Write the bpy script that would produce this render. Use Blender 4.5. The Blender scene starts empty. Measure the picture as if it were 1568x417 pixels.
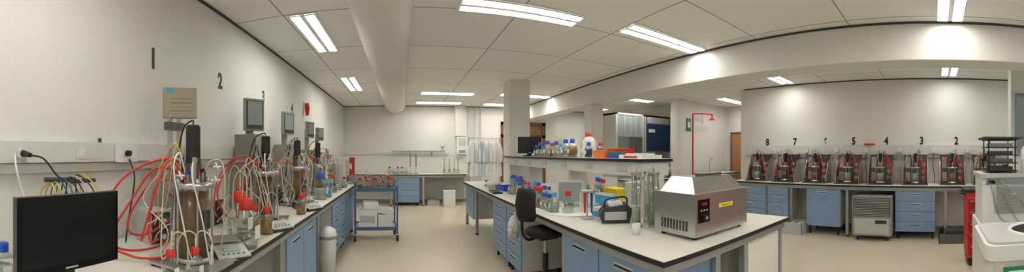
import bpy, math, random
from mathutils import Vector, Matrix, Euler
random.seed(7)
S=bpy.context.scene
# ------------------------------------------------------------------ materials
def lin(c):
    return tuple(((v/255)/12.92 if v/255<=0.04045 else ((v/255+0.055)/1.055)**2.4) for v in c)
MATS={}
def M(name,col,rough=.5,metal=0.0,noise=.05,scale=6.0,bump=0.0,bscale=60.0,em=0.0,coat=0.0,alpha=1.0):
    if name in MATS: return MATS[name]
    m=bpy.data.materials.new(name); m.use_nodes=True
    nt=m.node_tree; p=nt.nodes['Principled BSDF']
    c=lin(col)
    tc=nt.nodes.new('ShaderNodeTexCoord')
    n=nt.nodes.new('ShaderNodeTexNoise'); n.inputs['Scale'].default_value=scale; n.inputs['Detail'].default_value=3
    nt.links.new(tc.outputs['Object'],n.inputs['Vector'])
    r=nt.nodes.new('ShaderNodeValToRGB')
    r.color_ramp.elements[0].position=.3; r.color_ramp.elements[1].position=.7
    r.color_ramp.elements[0].color=tuple(v*(1-noise) for v in c)+(1,)
    r.color_ramp.elements[1].color=tuple(min(1,v*(1+noise)) for v in c)+(1,)
    nt.links.new(n.outputs['Fac'],r.inputs['Fac'])
    nt.links.new(r.outputs['Color'],p.inputs['Base Color'])
    p.inputs['Roughness'].default_value=rough; p.inputs['Metallic'].default_value=metal
    p.inputs['Coat Weight'].default_value=coat
    if em>0:
        nt.links.new(r.outputs['Color'],p.inputs['Emission Color']); p.inputs['Emission Strength'].default_value=em
    if bump>0:
        n2=nt.nodes.new('ShaderNodeTexNoise'); n2.inputs['Scale'].default_value=bscale; n2.inputs['Detail'].default_value=4
        nt.links.new(tc.outputs['Object'],n2.inputs['Vector'])
        b=nt.nodes.new('ShaderNodeBump'); b.inputs['Strength'].default_value=bump; b.inputs['Distance'].default_value=.01
        nt.links.new(n2.outputs['Fac'],b.inputs['Height']); nt.links.new(b.outputs['Normal'],p.inputs['Normal'])
    m.diffuse_color=c+(1,)
    MATS[name]=m; return m
def glassmat(name,tint,gl=.05):
    m=bpy.data.materials.new(name); m.use_nodes=True; nt=m.node_tree; nt.nodes.clear()
    o=nt.nodes.new('ShaderNodeOutputMaterial'); mx=nt.nodes.new('ShaderNodeMixShader')
    t=nt.nodes.new('ShaderNodeBsdfTransparent'); g=nt.nodes.new('ShaderNodeBsdfGlossy')
    lw=nt.nodes.new('ShaderNodeLayerWeight'); lw.inputs['Blend'].default_value=.3
    mm=nt.nodes.new('ShaderNodeMath'); mm.operation='MULTIPLY_ADD'; mm.inputs[1].default_value=.4; mm.inputs[2].default_value=gl
    g.inputs['Roughness'].default_value=.05
    t.inputs['Color'].default_value=tuple(tint)+(1,)
    nt.links.new(lw.outputs['Facing'],mm.inputs[0]); nt.links.new(mm.outputs[0],mx.inputs[0])
    nt.links.new(t.outputs[0],mx.inputs[1]); nt.links.new(g.outputs[0],mx.inputs[2]); nt.links.new(mx.outputs[0],o.inputs[0])
    MATS[name]=m; return m
wallm=M('wall_plaster',(226,224,219),.9,noise=.015,scale=1.5,bump=.35,bscale=45)
wallm2=M('wall_paint',(226,224,218),.85,noise=.012,scale=1.2,bump=.1,bscale=60)
white=M('white_laminate',(230,228,217),.35,noise=.02)
whitep=M('white_plastic',(228,228,225),.4,noise=.02)
offw=M('offwhite_enamel',(216,215,209),.45,noise=.03)
black=M('black_edge',(28,28,30),.45,noise=.1)
blackg=M('black_gloss',(14,14,16),.15,noise=.1)
fabric=M('black_fabric',(30,30,33),.85,noise=.2,scale=80,bump=.3,bscale=300)
blue=M('blue_laminate',(128,158,192),.4,noise=.03)
blued=M('blue_trolley_paint',(70,94,134),.4,noise=.05)
alu=M('aluminium',(176,178,180),.35,.6,noise=.05)
steel=M('brushed_steel',(190,188,184),.28,.9,noise=.06,scale=30)
steeld=M('dark_steel',(110,110,108),.35,.8,noise=.1,scale=20)
grey=M('grey_plastic',(150,150,146),.5,noise=.05)
greyl=M('light_grey_plastic',(190,190,186),.5,noise=.04)
greyg=M('grey_green_enamel',(138,139,128),.5,noise=.06)
tan=M('tan_panel',(156,148,130),.5,noise=.06)
dark=M('dark_grey',(58,60,62),.5,noise=.15)
red=M('red_cap',(205,40,30),.4,noise=.06)
redt=M('red_rubber_tube',(205,60,44),.4,noise=.08)
beige=M('silicone_tube',(206,197,172),.4,noise=.05)
bluec=M('blue_cap',(30,80,190),.4,noise=.06)
cyan=M('cyan_plastic',(60,160,205),.4,noise=.05)
orange=M('orange_card',(232,120,40),.5,noise=.06)
yellow=M('yellow_label',(240,215,30),.5,noise=.03)
green=M('green_sign',(20,130,90),.5,noise=.05)
brownl=M('brown_broth',(112,80,46),.3,noise=.25,scale=14,coat=.1)
amber=M('amber_broth',(146,106,60),.3,noise=.2,scale=14,coat=.1)
water=M('clear_liquid',(160,168,154),.15,noise=.08)
pinkl=M('pink_liquid',(190,150,130),.2,noise=.08)
wood=M('brown_wood',(120,78,44),.5,noise=.2,scale=4)
screen=M('screen_grey',(138,146,148),.2,noise=.04)
lcd=M('lcd_green',(160,180,170),.3,noise=.05)
cloth=M('white_cloth',(222,222,220),.9,noise=.03,bump=.2,bscale=30)
clothb=M('blueish_cloth',(190,198,210),.9,noise=.03,bump=.2,bscale=30)
paper=M('paper',(238,238,234),.8,noise=.01)
wiregreen=M('green_wire',(60,140,80),.5); wireyel=M('yellow_wire',(215,190,60),.5); wireblue=M('blue_wire',(50,80,180),.5)
hoodlit=M('hood_interior_glow',(190,196,174),.5,noise=.03,em=.12)  # faint glow and greenish tone stand in for light inside the hood
hoodblue=M('hood_navy',(34,58,92),.4,noise=.05)
keym=M('keypad_blue_grey',(90,110,150),.5)
glass=glassmat('clear_glass',(.92,.95,.93),.04)
glassg=glassmat('greenish_glass',(.80,.84,.80),.06)
tube_em=M('fluorescent_tube',(255,252,245),.5,noise=0,em=22.5)
winm=glassmat('fill_window_glass',(.95,.97,1.0),.05)
def floor_mat():
    m=M('floor_linoleum',(212,202,180),.24,noise=.04,scale=1.2,bump=.03,bscale=8)
    return m
def ceil_mat():
    m=bpy.data.materials.new('ceiling_tiles'); m.use_nodes=True; nt=m.node_tree; p=nt.nodes['Principled BSDF']
    tc=nt.nodes.new('ShaderNodeTexCoord'); mp=nt.nodes.new('ShaderNodeMapping'); b=nt.nodes.new('ShaderNodeTexBrick')
    mp.inputs['Location'].default_value=(.02,.25,0)
    nt.links.new(tc.outputs['Object'],mp.inputs[0]); nt.links.new(mp.outputs[0],b.inputs['Vector'])
    b.offset=0; b.squash=1
    b.inputs['Scale'].default_value=1; b.inputs['Brick Width'].default_value=1.2; b.inputs['Row Height'].default_value=1.2
    b.inputs['Mortar Size'].default_value=.008; b.inputs['Mortar Smooth'].default_value=.2
    b.inputs['Color1'].default_value=lin((234,233,229))+(1,); b.inputs['Color2'].default_value=lin((240,239,235))+(1,)
    b.inputs['Mortar'].default_value=lin((150,149,145))+(1,)
    nt.links.new(b.outputs['Color'],p.inputs['Base Color']); p.inputs['Roughness'].default_value=.9
    return m
# ------------------------------------------------------------------ mesh builder
def catmull(pts,res=6):
    P=[Vector(p) for p in pts]
    if len(P)<3: return P
    P=[P[0]*2-P[1]]+P+[P[-1]*2-P[-2]]
    out=[]
    for i in range(1,len(P)-2):
        p0,p1,p2,p3=P[i-1:i+3]
        for k in range(res):
            t=k/res
            out.append(.5*((2*p1)+(p2-p0)*t+(2*p0-5*p1+4*p2-p3)*t*t+(3*p1-p0-3*p2+p3)*t**3))
    out.append(P[-2]); return out
class B:
    def __init__(s,name,loc=(0,0,0),rz=0):
        s.name=name; s.loc=loc; s.rz=rz; s.v=[]; s.f=[]; s.mi=[]; s.sm=[]; s.mats=[]
    def _m(s,mat):
        if mat not in s.mats: s.mats.append(mat)
        return s.mats.index(mat)
    def add(s,vs,fs,mat,smooth=False):
        o=len(s.v); s.v+= [tuple(v) for v in vs]; k=s._m(mat)
        for f in fs:
            s.f.append([i+o for i in f]); s.mi.append(k); s.sm.append(smooth)
    def box(s,x0,y0,z0,x1,y1,z1,mat):
        vs=[(x0,y0,z0),(x1,y0,z0),(x1,y1,z0),(x0,y1,z0),(x0,y0,z1),(x1,y0,z1),(x1,y1,z1),(x0,y1,z1)]
        s.add(vs,[(0,3,2,1),(4,5,6,7),(0,1,5,4),(1,2,6,5),(2,3,7,6),(3,0,4,7)],mat)
    def obox(s,c,size,rot,mat):
        R=Euler(rot).to_matrix(); c=Vector(c); h=[a/2 for a in size]
        vs=[c+R@Vector((sx*h[0],sy*h[1],sz*h[2])) for sz in(-1,1) for sx,sy in((-1,-1),(1,-1),(1,1),(-1,1))]
        s.add(vs,[(0,3,2,1),(4,5,6,7),(0,1,5,4),(1,2,6,5),(2,3,7,6),(3,0,4,7)],mat)
    def prism(s,poly,axis,a0,a1,mat,smooth=False):
        n=len(poly)
        def P(u,v,a): return {'x':(a,u,v),'y':(u,a,v),'z':(u,v,a)}[axis]
        vs=[P(u,v,a0) for u,v in poly]+[P(u,v,a1) for u,v in poly]
        fs=[tuple(range(n))[::-1],tuple(range(n,2*n))]
        s.add(vs,fs,mat); s.add(vs,[(i,(i+1)%n,n+(i+1)%n,n+i) for i in range(n)],mat,smooth)
    def cyl(s,p0,p1,r,mat,r2=None,seg=16,cap=True):
        p0=Vector(p0);p1=Vector(p1);d=(p1-p0).normalized(); r2=r if r2 is None else r2
        a=Vector((0,0,1)) if abs(d.z)<.9 else Vector((1,0,0)); u=d.cross(a).normalized(); w=d.cross(u)
        vs=[]
        for p,rr in((p0,r),(p1,r2)):
            for i in range(seg):
                t=2*math.pi*i/seg; vs.append(p+(u*math.cos(t)+w*math.sin(t))*rr)
        s.add(vs,[(i,(i+1)%seg,seg+(i+1)%seg,seg+i) for i in range(seg)],mat,True)
        if cap: s.add(vs,[tuple(range(seg))[::-1],tuple(range(seg,2*seg))],mat)
    def lathe(s,cx,cy,prof,mat,seg=20,sy=1.0):
        vs=[];n=len(prof)
        for r,z in prof:
            for i in range(seg):
                t=2*math.pi*i/seg; vs.append((cx+r*math.cos(t),cy+sy*r*math.sin(t),z))
        fs=[(j*seg+i,j*seg+(i+1)%seg,(j+1)*seg+(i+1)%seg,(j+1)*seg+i) for j in range(n-1) for i in range(seg)]
        s.add(vs,fs,mat,True)
    def ball(s,c,r,mat,sz=1.0,seg=14):
        prof=[(max(1e-4,r*math.sin(math.pi*k/8)),c[2]-r*sz*math.cos(math.pi*k/8)) for k in range(9)]
        s.lathe(c[0],c[1],prof,mat,seg)
    def tube(s,pts,r,mat,seg=7,res=6):
        P=catmull(pts,res); n=len(P); vs=[]; u=None
        for i,p in enumerate(P):
            d=(P[min(i+1,n-1)]-P[max(i-1,0)]); 
            if d.length<1e-7: d=Vector((0,0,1))
            d.normalize()
            if u is None:
                a=Vector((0,0,1)) if abs(d.z)<.9 else Vector((1,0,0)); u=d.cross(a).normalized()
            else:
                u=(u-d*u.dot(d)); 
                if u.length<1e-6: u=d.orthogonal()
                u.normalize()
            w=d.cross(u)
            for k in range(seg):
                t=2*math.pi*k/seg; vs.append(p+(u*math.cos(t)+w*math.sin(t))*r)
        s.add(vs,[(j*seg+i,j*seg+(i+1)%seg,(j+1)*seg+(i+1)%seg,(j+1)*seg+i) for j in range(n-1) for i in range(seg)],mat,True)
    def done(s,bevel=0):
        me=bpy.data.meshes.new(s.name); me.from_pydata(s.v,[],s.f)
        for m in s.mats: me.materials.append(m)
        me.polygons.foreach_set('material_index',s.mi); me.polygons.foreach_set('use_smooth',s.sm); me.update()
        o=bpy.data.objects.new(s.name,me); o.location=s.loc; o.rotation_euler=(0,0,s.rz); S.collection.objects.link(o)
        if bevel:
            md=o.modifiers.new('bevel','BEVEL'); md.width=bevel; md.segments=2; md.limit_method='ANGLE'; md.angle_limit=math.radians(50)
        return o
def simplebox(name,a,mat,bevel=0):
    b=B(name); b.box(*a,mat); return b.done(bevel)
# ------------------------------------------------------------------ room shell
XL,XR,YF,YB,H=-1.79,6.54,10.3,-3.5,2.95
XO=8.76
simplebox('floor',(XL-.1,YB-.1,-.1,XO+.1,YF+.1,0),floor_mat())
simplebox('ceiling',(XL-.1,YB-.1,H,XO+.1,YF+.1,H+.1),ceil_mat())
simplebox('wall_left',(XL-.1,YB,0,XL,YF,H),wallm)
simplebox('wall_far',(XL-.1,YF,0,XO+.1,YF+.1,H),wallm2)
simplebox('wall_right',(XR,YB,0,XR+.1,4.09,H),wallm2)
simplebox('wall_alcove_return',(XR,4.09,0,XO,4.19,H),wallm2)
simplebox('wall_alcove_side',(XO,4.09,0,XO+.1,YF,H),wallm2)
simplebox('wall_alcove_far',(7.0,6.2,0,XO,6.32,H),wallm2)
b=B('wall_back')
b.box(XL-.1,YB-.1,0,XR+.1,YB,.95,wallm2); b.box(XL-.1,YB-.1,2.5,XR+.1,YB,H,wallm2)
for x0,x1 in((XL-.1,-.8),(1.2,1.7),(3.7,4.2),(6.2,XR+.1)): b.box(x0,YB-.1,.95,x1,YB,2.5,wallm2)
b.done()
for i,(x0,x1) in enumerate(((-.8,1.2),(1.7,3.7),(4.2,6.2))):  # unseen windows, added so sky light fills the room from behind camera
    b=B('fill_window_%d'%(i+1)); f=.05
    b.box(x0,YB-.08,.95,x1,YB-.02,.95+f,whitep); b.box(x0,YB-.08,2.5-f,x1,YB-.02,2.5,whitep)
    b.box(x0,YB-.08,.95,x0+f,YB-.02,2.5,whitep); b.box(x1-f,YB-.08,.95,x1,YB-.02,2.5,whitep)
    xm=(x0+x1)/2; b.box(xm-.03,YB-.08,.95,xm+.03,YB-.02,2.5,whitep); b.box(x0,YB-.055,.97,x1,YB-.05,2.48,winm); b.done()
simplebox('shadow_line_1',(XL,YB,H-.022,XL+.018,YF,H),dark)  # dark strips paint in the shadow gap where walls and beam meet ceiling
simplebox('shadow_line_2',(3.712,YB,H-.022,3.73,YF,H),dark)
simplebox('shadow_line_3',(XR-.018,YB,H-.02,XR,4.09,H),dark)
simplebox('shadow_line_4',(XL,YF-.018,H-.02,XO,YF,H),dark)
simplebox('baseboard_right',(XR-.012,YB,0,XR,4.09,.1),grey)
simplebox('baseboard_far',(XL,YF-.012,0,XO,YF,.1),grey)
simplebox('baseboard_left',(XL,YB,0,XL+.012,YF,.1),grey)
simplebox('ceiling_beam',(3.73,YB,2.53,4.1,YF,H),wallm2,.01)
b=B('ceiling_duct_casing'); n=14
poly=[(-.2+.31*math.cos(math.pi+math.pi*k/n),H-.24*math.sin(math.pi*k/n)) for k in range(n+1)]
b.prism(poly,'y',YB,10.28,wallm2,True); b.done()
simplebox('column',(2.07,6.28,0,2.5,6.68,H),wallm2,.01)
simplebox('column',(3.76,6.0,0,4.06,6.3,2.53),wallm2,.01)
simplebox('column',(6.5,6.1,0,7.0,6.4,H),wallm2,.01)
simplebox('column',(4.95,-1.7,0,5.15,-1.14,H),wallm2,.01)
b=B('notice_board'); b.box(4.93,-1.5,1.45,4.949,-1.2,2.4,blue); b.box(4.925,-1.47,1.5,4.93,-1.23,2.35,screen); b.done()
simplebox('pipe_chase',(1.62,10.1,2.02,1.95,10.3,H),wallm2)
b=B('wall_pipe'); b.cyl((2.3,10.22,0),(2.3,10.22,H),.02,whitep); b.cyl((2.45,10.22,0),(2.45,10.22,H),.02,whitep); b.done()
b=B('door_1'); 
b.box(3.1,10.22,0,3.22,10.298,2.5,wood); b.box(4.5,10.22,0,4.62,10.298,2.5,wood); b.box(3.1,10.22,2.4,4.62,10.298,2.5,wood); b.box(3.1,10.22,2.0,4.62,10.298,2.1,wood)
b.box(3.22,10.25,0,4.5,10.298,2.0,offw); b.box(3.22,10.26,2.1,4.5,10.298,2.4,amber); b.box(3.3,10.2,1.0,3.32,10.25,1.15,steel); b.done()
b=B('door_2'); b.box(8.68,5.0,0,8.758,5.95,2.15,wood); b.box(8.66,5.07,0,8.7,5.88,2.08,M('door_orange_wood',(170,120,80),.5)); b.box(8.62,5.12,1.0,8.66,5.25,1.03,steel); b.done()
# ------------------------------------------------------------------ ceiling lights
def light(cx,cy,along,L=1.3,W=.30):
    b=B('ceiling_light_fixture',(cx,cy,H))
    def bx(l0,w0,z0,l1,w1,z1,m):
        if along=='x': b.box(l0,w0,z0,l1,w1,z1,m)
        else: b.box(w0,l0,z0,w1,l1,z1,m)
    bx(-L/2,-W/2,-.012,L/2,W/2,-.001,whitep)
    for sgn in(-1,1):
        c=sgn*W*.26
        bx(-L/2+.02,c-.052,-.018,L/2-.02,c+.052,-.013,tube_em)
        n=12
        for k in range(n+1):
            x=-L/2+.02+k*(L-.04)/n; bx(x-.003,c-.055,-.026,x+.003,c+.055,-.013,whitep)
        bx(-L/2+.02,c-.058,-.026,L/2-.02,c-.052,-.013,whitep); bx(-L/2+.02,c+.052,-.026,L/2-.02,c+.058,-.013,whitep)
    b.done()
for cx,cy,a in((-1.02,4.0,'y'),(-1.02,7.0,'y'),(-1.02,.6,'y'),(-1.02,-2.2,'y'),
    (1.2,3.2,'x'),(1.1,8.05,'x'),(1.05,9.55,'x'),(1.2,.2,'x'),(1.2,-2.4,'x'),
    (3.02,3.05,'x'),(3.02,-.17,'x'),(3.02,7.9,'x'),(3.02,9.6,'x'),(3.02,-2.6,'x'),
    (5.6,-.27,'x'),(5.65,2.9,'x'),(5.7,7.0,'x'),(5.7,-2.6,'x'),(5.7,9.2,'x'),(7.8,5.2,'x')):
    light(cx,cy,a)
# ------------------------------------------------------------------ dado trunking
def trunk(name,axis,a0,a1,wallpos,sign,z0,z1,d=.07):
    b=B(name)
    p0,p1=sorted((wallpos,wallpos+sign*d))
    q0,q1=sorted((wallpos,wallpos+sign*(d-.03)))
    if axis=='y':
        b.box(p0,a0,z0,p1,a1,z1,offw); b.box(q0,a0,z0-.06,q1,a1,z0-.004,offw)
        w=wallpos+sign*(d+.004); s0,s1=sorted((wallpos+sign*d,w))
        y=a0+.3
        while y<a1-.3:
            b.box(s0,y,z0+.02,s1,y+.16,z1-.025,offw)
            b.box(*( (s1,y+.02,z0+.035,s1+.002,y+.07,z1-.04) if sign>0 else (s0-.002,y+.02,z0+.035,s0,y+.07,z1-.04)),whitep); y+=1.1
    else:
        b.box(a0,p0,z0,a1,p1,z1,offw)
    return b.done(.003)
trunk('wall_cable_trunking','y',YB,YF,XL,1,1.445,1.57)
trunk('wall_cable_trunking','y',-1.45,4.05,XR,-1,1.48,1.66)
trunk('wall_cable_trunking','x',XL+.08,1.4,YF,-1,1.47,1.53,.05)
def num(ch,loc,rz,size=.2):
    cu=bpy.data.curves.new('wall_number','FONT'); cu.body=ch; cu.size=size; cu.extrude=.002; cu.align_x='CENTER'; cu.align_y='CENTER'; cu.offset=.008
    o=bpy.data.objects.new('wall_number',cu); o.location=loc; o.rotation_euler=(math.pi/2,0,rz); o.scale=(.75,1,1); S.collection.objects.link(o); cu.materials.append(black)
for ch,y in zip('1234',(1.985,3.015,4.135,5.335)): num(ch,(XL+.003,y,2.24),math.pi/2,.22)
for ch,y in zip('87654321',(3.50,2.845,2.166,1.58,.926,.24,-.43,-1.08)): num(ch,(XR-.003,y,1.735),-math.pi/2,.20)
# ------------------------------------------------------------------ benches
def worktop(name,x0,y0,x1,y1,z=.9,legs=(),rail=True):
    b=B(name)
    b.box(x0,y0,z-.032,x1,y1,z-.003,black); b.box(x0+.003,y0+.003,z-.003,x1-.003,y1-.003,z,white)
    if rail:
        b.box(x0+.03,y0+.03,z-.09,x1-.03,y0+.06,z-.032,alu); b.box(x0+.03,y1-.06,z-.09,x1-.03,y1-.03,z-.032,alu)
        b.box(x0+.03,y0+.06,z-.09,x0+.06,y1-.06,z-.032,alu); b.box(x1-.06,y0+.06,z-.09,x1-.03,y1-.06,z-.032,alu)
    for lx,ly in legs:
        b.box(lx-.025,ly-.025,.02,lx+.025,ly+.025,z-.09,alu); b.cyl((lx,ly,0),(lx,ly,.03),.03,black)
    return b.done()
def cabinet(name,x0,y0,x1,y1,z0,z1,face,rows,cols=1,toe=False):
    b=B(name); b.box(x0,y0,z0,x1,y1,z1,offw)
    b.box(x0+.001,y0+.001,z0-.001,x1-.001,y1-.001,z0,blue)
    t=.018; tot=sum(rows)
    L0,L1=(y0,y1) if 'x' in face else (x0,x1)
    cw=(L1-L0)/cols
    for c in range(cols):
        a0=L0+c*cw+.004; a1=L0+(c+1)*cw-.004; z=z1
        for rr in rows:
            h=(z1-z0)*rr/tot; zt=z-.004; zb=z-h+.004; z-=h
            am=(a0+a1)/2; hw=min(.09,(a1-a0)*.28)
            def put(d0,d1,p0,p1,q0,q1,m):
                if face=='+x': b.box(x1+d0,p0,q0,x1+d1,p1,q1,m)
                elif face=='-x': b.box(x0-d1,p0,q0,x0-d0,p1,q1,m)
                else: b.box(p0,y0-d1,q0,p1,y0-d0,q1,m)
            put(0,t,a0,a1,zb,zt,blue)
            zh=zt-min(.055,h*.35)
            put(t,t+.004,am-hw-.008,am+hw+.008,zh-.018,zh+.018,whitep)
            put(t+.004,t+.012,am-hw,am+hw,zh-.007,zh+.007,black)
    for cx,cy in((x0+.05,y0+.05),(x1-.05,y0+.05),(x0+.05,y1-.05),(x1-.05,y1-.05)):
        if z0<.2: b.cyl((cx,cy,0),(cx,cy,z0),.02,black)
    return b.done(.002)
worktop('lab_bench',XL+.015,-1.6,-.88,6.5,.9,[(-.95,-.4),(-.95,.9),(-.95,2.5),(-.95,3.7),(-.95,6.42)])
cabinet('drawer_cabinet',-1.5,2.56,-.92,3.5,.12,.81,'+x',[1],2)
cabinet('drawer_cabinet',-1.5,4.35,-.92,5.35,.12,.81,'+x',[1,1,1,1],2)
cabinet('drawer_cabinet',-1.5,5.45,-.92,6.35,.12,.81,'+x',[1],2)
simplebox('bench_support_panel',(-1.5,1.75,0,-.93,1.8,.81),offw)
worktop('lab_bench',XL+.015,9.6,2.0,10.28,.9,[(.62,9.66),(1.95,9.66),(-.3,9.66)])
cabinet('drawer_cabinet',-.2,9.66,.5,10.2,.1,.81,'-y',[1,1,1,1])
worktop('lab_bench',5.87,-1.6,6.52,4.0,.93,[(5.93,3.95),(5.93,2.65),(5.93,1.55),(5.93,-.2),(5.93,-1.5)])
cabinet('drawer_cabinet',5.91,3.2,6.4,3.9,.25,.84,'-x',[1,1,1,1])
cabinet('drawer_cabinet',5.91,2.72,6.4,3.16,.25,.84,'-x',[1,1,1,1])
cabinet('drawer_cabinet',5.91,1.68,6.4,2.33,.16,.84,'-x',[1])
cabinet('drawer_cabinet',5.91,-.02,6.4,.68,.13,.84,'-x',[1,1,1,1])
# island
worktop('island_bench',1.3,1.33,2.91,6.2,.9,[(1.38,1.4),(1.86,1.4),(2.22,1.4),(2.83,1.4),(2.83,4.0),(1.38,2.62),(2.83,6.1),(1.38,6.1)])
worktop('island_bench',1.3,6.22,2.05,7.1,.9,[(1.38,7.04)])
cabinet('drawer_cabinet',1.36,1.46,1.9,2.04,.1,.81,'-x',[1])
cabinet('drawer_cabinet',1.36,2.05,1.9,2.6,.1,.81,'-x',[1])
cabinet('drawer_cabinet',1.36,3.65,1.9,4.2,.12,.81,'-x',[1,1,1,1])
cabinet('drawer_cabinet',1.36,4.22,1.9,4.85,.12,.81,'-x',[1,1,1,1])
cabinet('drawer_cabinet',1.36,6.25,1.9,7.0,.25,.81,'-x',[1,1,1])
simplebox('island_end_panel',(2.26,1.38,0,2.79,1.42,.81),white)
simplebox('island_end_panel',(1.42,1.42,.08,1.83,1.455,.81),blue)
cabinet('drawer_cabinet',2.3,1.6,2.84,2.4,.1,.81,'+x',[1],2)
simplebox('island_back_panel',(2.08,2.7,0,2.12,6.0,.81),offw)
b=B('island_shelf')
b.box(1.93,2.27,1.42,2.34,6.2,1.447,black); b.box(1.935,2.275,1.447,2.335,6.195,1.45,white)
b.box(1.96,2.3,1.29,2.31,6.17,1.419,offw)
for y in(2.3,3.7,5.1,6.1):
    b.box(2.02,y,.901,2.25,y+.06,1.29,offw)
for k in range(6): b.box(1.952,2.5+k*.6,1.33,1.959,2.65+k*.6,1.385,greyl)
b.done(.002)
# ------------------------------------------------------------------ bottles
def bottle(loc,s=1.0,cap=red,liq=water,level=.55,name='reagent_bottle',tubes=False):
    b=B(name,loc); r=.045*s; h=.15*s
    b.lathe(0,0,[(.001,0),(r*.9,0),(r,.006*s),(r,h*.68),(r*.85,h*.8),(r*.42,h*.92),(r*.4,h)],glass)
    b.lathe(0,0,[(.001,.004),(r*.93,.004),(r*.93,h*.68*level/.68),(.001,h*.68*level/.68)],liq)
    b.lathe(0,0,[(r*.52,h*.9),(r*.54,h*1.14),(r*.4,h*1.17),(.001,h*1.17)],cap,16)
    b.obox((r+.0005,0,h*.4),(.001,r*.9,h*.3),(0,0,0),paper)
    b.obox((-r-.0005,0,h*.4),(.001,r*.8,h*.25),(0,0,0),paper)
    if tubes:
        for k in range(2):
            a=random.uniform(0,6.28); q=.04
            b.tube([(.005,0,h*1.15),(0,.01,h*1.6),(q*math.cos(a),q*math.sin(a),h*1.8),(2*q*math.cos(a),2*q*math.sin(a),h*1.5),(2.2*q*math.cos(a),2.2*q*math.sin(a),h*.6)],.0032,beige)
    return b.done()
# ------------------------------------------------------------------ large bioreactors (left)
def bioreactor(loc,rz,broth,seed,big=True,motor=True,glassy=False):
    R=random.Random(seed); b=B('glass_bioreactor',loc,rz)
    b.box(-.17,-.17,.012,.19,.17,.026,steel)
    for x in(-.15,.17):
        for y in(-.15,.15): b.cyl((x,y,0),(x,y,.014),.015,black)
    rv=.088
    b.lathe(0,0,[(.001,.03),(rv+.02,.03),(rv+.02,.05),(rv,.05)],steel,28)
    b.lathe(0,0,[(rv,.05),(rv,.42)],glass,28)
    lv=.39 if not glassy else .16
    b.lathe(0,0,[(.001,.055),(rv-.006,.055),(rv-.006,lv),(.001,lv)],broth,28)
    b.cyl((0,0,.1),(0,0,.42),.012,steel)
    for z in(.12,.22,.3):
        b.cyl((0,0,z),(0,0,z+.025),.035,steeld)
    b.lathe(0,0,[(.001,.415),(rv+.028,.415),(rv+.03,.42),(rv+.03,.44),(rv+.025,.445),(.001,.445)],steel,28)
    for k in range(6):
        a=k*math.pi/3+.3; x,y=(rv+.018)*math.cos(a),(rv+.018)*math.sin(a)
        b.cyl((x,y,.04),(x,y,.47),.006,steel,seg=8); b.lathe(x,y,[(.012,.445),(.012,.462),(.001,.466)],steel,10)
    for k in range(9):
        a=k*2*math.pi/9; x,y=.062*math.cos(a),.062*math.sin(a); h=R.uniform(.04,.14)
        b.cyl((x,y,.445),(x,y,.445+h),.008,R.choice([steel,steel,black,steeld]),seg=10)
        b.cyl((x,y,.445+h),(x,y,.455+h+.01),.0105,R.choice([steel,red,black,bluec,whitep]),seg=10)
    if motor:
        b.cyl((0,0,.445),(0,0,.53),.024,steel); b.cyl((0,0,.53),(0,0,.545),.045,steeld)
        b.cyl((0,0,.545),(0,0,.745),.04,black,seg=24); b.cyl((0,0,.745),(0,0,.752),.034,dark)
        b.tube([(0,0,.745),(-.02,.02,.78),(-.12,.06,.72),(-.2,.1,.45),(-.22,.1,.2)],.005,black)
    b.cyl((-.05,.06,.45),(-.05,.06,.66),.016,glassg); b.cyl((-.05,.06,.66),(-.05,.06,.68),.019,steel)
    b.cyl((.05,-.06,.45),(.05,-.06,.58),.012,steel)
    b.box(rv+.001,-.03,.2,rv+.003,.03,.3,steeld)
    for k in range(2):
        a=R.uniform(-.3,.3)
        s=R.choice((-1,1)); h=R.uniform(.05,.3)
        b.tube([(-.02+a*.1,s*.07,.46),(-.06,s*.15,.52+.04*R.random()),(-.15,s*R.uniform(.16,.24),.35*R.random()+.15),(-.2,s*R.uniform(.12,.2),h),(-.25,s*.05+a*.2,.1+h)],.006,redt,8)
    for k in range(6):
        a=R.uniform(0,6.28); q=R.uniform(.12,.19); t=R.uniform(.1,.4)
        x,y=.062*math.cos(a),.062*math.sin(a)
        b.tube([(x,y,.5),(x*1.6,y*1.6,.55+.06*R.random()),(q*math.cos(a),q*math.sin(a),.45+.08*R.random()),(q*math.cos(a+.3),q*math.sin(a+.3),t),(q*.9*math.cos(a+.7),q*.9*math.sin(a+.7),max(.03,t-.25)),(rv*1.3*math.cos(a+1),rv*1.3*math.sin(a+1),.12)],.0040,R.choice([beige,beige,beige,whitep]))
    for k in range(5):
        a=R.uniform(1.8,4.4); x,y=.05*math.cos(a),.05*math.sin(a)
        b.tube([(x,y,.52),(x*2,y*2,.62+.06*R.random()),(-.16,y*3,.6*R.random()+.15),(-.22,R.uniform(-.15,.15),R.uniform(.15,.4))],.003,R.choice([black,black,wireyel,bluec,greyl]),6)
    for k in range(3):
        a=R.uniform(-1.5,1.5); x,y=.13*math.cos(a),.13*math.sin(a); z=R.uniform(.4,.56)
        b.cyl((x,y,z),(x+.006,y+.004,z+.003),.024,whitep,seg=16); b.cyl((x-.015,y-.01,z),(x+.02,y+.014,z),.005,whitep,seg=8)
    return b.done()
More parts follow.
